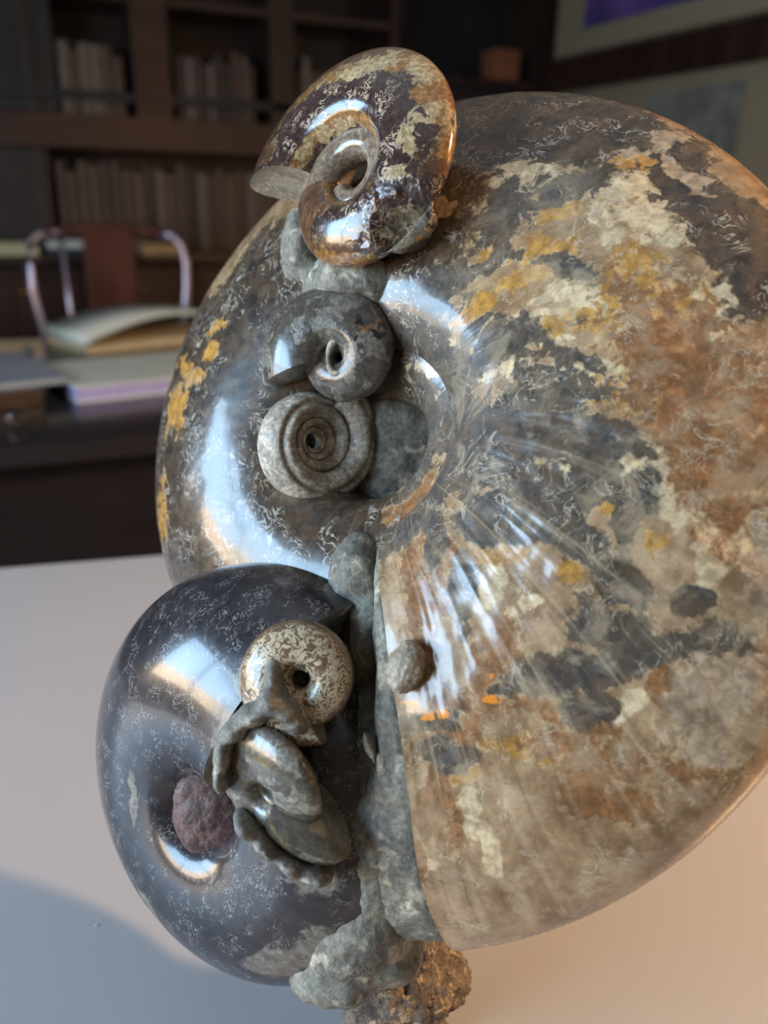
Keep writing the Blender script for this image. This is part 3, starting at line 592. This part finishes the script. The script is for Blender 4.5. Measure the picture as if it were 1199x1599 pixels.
def flat_book(name, label, x, y, z, w, d, h, rz, mcov, mpag):
    t = empty(name, (x, y, z), rz); setprops(t, label, 'book')
    box('cover', (-w/2, -d/2, 0), (w/2, d/2, .004), mcov, t); box('cover', (-w/2, -d/2, h-.004), (w/2, d/2, h), mcov, t)
    box('pages', (-w/2+.004, -d/2+.002, .0035), (w/2-.004, d/2-.004, h-.0035), mpag, t); return t
M_cream = simple('cream_paper', lin(214, 204, 160), .7, .05, 30); M_tanp = simple('tan_paper', lin(206, 182, 142), .7, .05, 30)
M_navy = simple('navy_cover', lin(42, 52, 72), .5, .1, 30); M_lilac = simple('lilac_pages', lin(168, 156, 200), .6, .05, 60)
M_palec = simple('pale_green_cover', lin(208, 214, 204), .35, .03, 20); M_greyc = simple('grey_cover', lin(140, 148, 158), .35, .05, 20)
flat_book('book', 'cream paper book lying on the bookcase counter, left of the chair', .06, 3.40, .9456, .15, .18, .04, 0, M_cream, M_cream)
flat_book('book', 'dark blue book lying on the counter under a grey paper stack', .235, 3.40, .9456, .16, .18, .022, 0, M_navy, M_navy)
flat_book('book', 'grey paper stack lying on the dark blue book behind the chair', .235, 3.40, .9682, .15, .17, .026, 0, M_palec, M_palec)
flat_book('book', 'tan paper book lying on the counter behind the right chair arm', .565, 3.40, .9456, .15, .18, .034, 0, M_tanp, M_tanp)

# ------------------------------------------------------------------ DARK CABINET, BOX, WALL PIECES
struct(box('trim_1', (1.63, 3.80, 0), (XR, 3.85, ZC), M_black))
cb = empty('cabinet', (1.98, 3.63, 0)); setprops(cb, 'low black cabinet in the far corner under a terracotta box', 'cabinet')
box('body', (-.34, -.15, 0), (.34, .165, 1.62), M_black, cb, .005); box('top', (-.35, -.17, 1.62), (.35, .17, 1.65), M_wood, cb, .004)
for sx in (-1, 1): 
    dd = box('door', (-.33 if sx < 0 else .005, -.168, .05), (-.005 if sx < 0 else .33, -.15, 1.58), M_wood, cb, .004)
    tube('handle', [(sx*.04, -.18, .8), (sx*.04, -.19, .9), (sx*.04, -.18, 1.0)], .006, M_brass, dd, 8)
M_terra = simple('terracotta', lin(140, 84, 54), .6, .15, 30)
tbx = empty('terracotta_box', (2.14, 3.56, 1.65)); setprops(tbx, 'small terracotta box standing on the black cabinet in the corner', 'box')
box('body', (-.06, -.06, 0), (.06, .06, .10), M_terra, tbx, .006); box('lid', (-.064, -.064, .10), (.064, .064, .125), M_terra, tbx, .005)
struct(box('trim_3', (XR-.04, 3.44, 0), (XR, 3.80, ZC), M_wood))
struct(box('trim_2', (XR-.03, 1.6, 1.605), (XR, 3.44, 1.735), M_wood))
M_mat = simple('picture_mat', lin(140, 129, 106), .8, .04, 30)
def violet():
    k = NT('violet_print'); n = k.noise(k.coord(), 4, 5, .6, .8)
    c = k.mix(k.ramp(n, .3, .7), lin(40, 34, 84), lin(112, 84, 150)); k.set(Base_Color=c, Roughness=.5); return k.m
pf = empty('framed_picture', (XR, 2.55, 1.745)); setprops(pf, 'violet picture in a wide beige mat hanging on the beige wall', 'picture')
box('mat_board', (-.03, -.95, 0), (0, .86, .85), M_mat, pf, .003); box('print', (-.036, -.85, .085), (-.028, .66, .75), violet(), pf)
box('frame', (-.04, -.97, .85), (0, .88, .9), M_wood, pf, .003)
def greyprint():
    k = NT('grey_print'); n = k.noise(k.coord(), 9, 5, .6, .8)
    c = k.mix(k.ramp(n, .35, .65), lin(98, 98, 92), lin(128, 126, 114)); k.set(Base_Color=c, Roughness=.8); return k.m
po = box('poster', (-.006, -.24, -.13), (0, .24, .1), greyprint()); po.location = (XR, 2.56, 1.455); setprops(po, 'grey printed poster on the beige wall below the wooden board', 'poster')

# ------------------------------------------------------------------ CHAIR
M_metal = simple('polished_arm_tube', lin(176, 166, 184), .28, .05, 20, metallic=.8)
ch = empty('armchair', (.33, 2.95, 0)); setprops(ch, 'dark red wooden armchair with curved pale metal arms behind the desk', 'chair')
box('seat', (-.25, -.22, .43), (.25, .22, .47), M_chair, ch, .015)
for sx in (-.21, .21):
    for sy in (-.18, .18): box('leg', (sx-.02, sy-.02, 0), (sx+.02, sy+.02, .44), M_chair, ch, .004)
for sgn in (-1, 1):
    tube('arm', [(sgn*.17, .02, 1.035), (sgn*.21, .01, 1.03), (sgn*.238, 0, 1.0), (sgn*.25, -.005, .94), (sgn*.245, -.01, .86), (sgn*.232, -.015, .77), (sgn*.215, -.02, .65), (sgn*.2, -.02, .46)], .015, M_metal, ch, 12)
tube('top_rail', [(-.19, .02, 1.035), (-.1, .035, 1.045), (0, .04, 1.05), (.1, .035, 1.045), (.19, .02, 1.035)], .018, M_chair, ch, 12)
box('backrest', (-.075, .02, .46), (.085, .045, 1.04), M_chair, ch, .008)
tube('spindle', [(-.13, .03, .46), (-.135, .03, .75), (-.14, .03, 1.03)], .009, M_metal, ch, 8)
# ------------------------------------------------------------------ DESK AND WHAT LIES ON IT
dk = empty('desk', (.6, 2.15, 0)); setprops(dk, 'wide black glossy desk between the white table and bookcase', 'desk')
box('desktop', (-1.3, -.65, .715), (1.3, .55, .75), M_desk, dk, .004)
box('modesty_panel', (-1.2, -.56, .02), (1.2, -.53, .715), M_desk, dk, .002)
for sx in (-1.22, 1.18): box('side_panel', (sx, -.53, 0), (sx+.04, .5, .715), M_desk, dk, .003)
flat_book('book', 'pale book with lilac page edges lying nearest on the desk', .262, 1.985, .75, .36, .30, .034, math.radians(10), M_palec, M_lilac)
ob = empty('open_book', (.33, 2.55, .75), math.radians(20)); setprops(ob, 'open book with a white page curling up, lying on the desk', 'book')
box('page_block', (-.2, -.13, 0), (.22, .13, .022), M_tanp, ob, .004)
V = []; n = 14
for i in range(n+1):
    t = i/n; xx = -.21+.4*t; zz = .024+.062*math.sin(min(1, t*1.15)*math.pi*.62)
    for yy in (-.13, .13): V += [(xx, yy, zz), (xx, yy, zz+.004+.02*(1-t)**2)]
Fc = []
for i in range(n):
    a, b = i*4, (i+1)*4
    Fc += [[a, b, b+2, a+2], [a+1, a+3, b+3, b+1], [a, a+1, b+1, b], [a+2, b+2, b+3, a+3]]
Fc += [[0, 2, 3, 1], [n*4, n*4+1, n*4+3, n*4+2]]
mesh_obj('curled_page', V, Fc, M_palec, ob)
bx = empty('brown_box', (-.06, 1.93, .75), math.radians(15)); setprops(bx, 'low brown box under the grey folder at the desk end', 'box')
box('body', (-.12, -.15, 0), (.07, .17, .028), M_wood, bx, .004); box('lid', (-.123, -.153, .024), (.073, .173, .034), M_wood, bx, .003)
gf = empty('folder', (-.03, 2.0, .784), math.radians(12)); setprops(gf, 'pale grey folder lying on the low brown box', 'folder')
box('cover', (-.16, -.17, 0), (.10, .19, .004), M_greyc, gf, .001); box('cover', (-.16, -.17, .008), (.10, .19, .012), M_greyc, gf, .001); box('sheets', (-.155, -.165, .0035), (.095, .185, .0085), M_paper, gf)
sh = box('paper_sheet', (-.14, -.24, 0), (.10, .24, .004), M_tanp); sh.location = (-.03, 2.42, .75); sh.rotation_euler = (0, 0, math.radians(-4)); setprops(sh, 'beige paper pad lying on the far end of the black desk', 'paper')
kg = NT('clear_glass'); kg.set(Roughness=.02); kg.b.inputs['Transmission Weight'].default_value = 1; kg.b.inputs['IOR'].default_value = 1.5
for i, (x, y, z, rr, lab) in enumerate(((.035, 2.12, .796, .014, 'clear glass marble on the pale grey folder'), (-.012, 1.66, .75, .017, 'clear glass marble on the desk in front of the brown box'))):
    bmk = bmesh.new(); bmesh.ops.create_uvsphere(bmk, u_segments=24, v_segments=16, radius=rr)
    o = bm_obj('glass_marble', bmk, kg.m, None, True); o.location = (x, y, z+rr); setprops(o, lab, 'marble')

# ------------------------------------------------------------------ FLOOR LAMP just past the right end of the table (outside the frame)
lp = empty('floor_lamp', (1.30, -.15, 0)); setprops(lp, 'floor lamp with a cream shade at the end of the white table', 'lamp')
def lathe(name, prof, mat, parent, n=32):
    V = []; F = []
    for r, z in prof:
        for j in range(n): V.append((r*math.cos(2*math.pi*j/n), r*math.sin(2*math.pi*j/n), z))
    for i in range(len(prof)-1):
        for j in range(n): F.append([i*n+j, i*n+(j+1) % n, (i+1)*n+(j+1) % n, (i+1)*n+j])
    return mesh_obj(name, V, F, mat, parent)
lathe('base', [(0.001, .03), (.13, .025), (.14, .01), (.14, 0), (.001, 0)], M_brass, lp)
tube('pole', [(0, 0, .02), (0, 0, .9), (0, 0, 1.66)], .011, M_brass, lp)
M_shade = simple('cream_lamp_shade', lin(214, 200, 170), .8, .03, 30)
lathe('shade', [(.19, 1.66), (.13, 1.94), (.128, 1.94), (.188, 1.66)], M_shade, lp)
kb = NT('lit_bulb'); kb.b.inputs['Emission Color'].default_value = (1, .6, .28, 1); kb.b.inputs['Emission Strength'].default_value = 20
lathe('bulb', [(.001, 1.81), (.03, 1.82), (.045, 1.85), (.03, 1.88), (.012, 1.90), (.001, 1.90)], kb.m, lp)
pl_ = bpy.data.lights.new('lamp_light', 'POINT'); pl_.color = (1.0, .66, .37); pl_.energy = 112; pl_.shadow_soft_size = .06
plo = bpy.data.objects.new('lamp_light', pl_); COL.objects.link(plo); plo.location = (1.30, -.15, 1.72)
bmk = bmesh.new(); bmesh.ops.create_icosphere(bmk, subdivisions=2, radius=1)  # small flat white speck on the tabletop
random.seed(9)
for v in bmk.verts: v.co = Vector((v.co.x*.0011, v.co.y*.0006, (v.co.z+1)*.0004))*random.uniform(.75, 1.2)
o = bm_obj('white_speck', bmk, M_paper); o.location = (.002, .414, .7502); setprops(o, 'tiny white crumb on the table beside the black ammonite', 'speck')
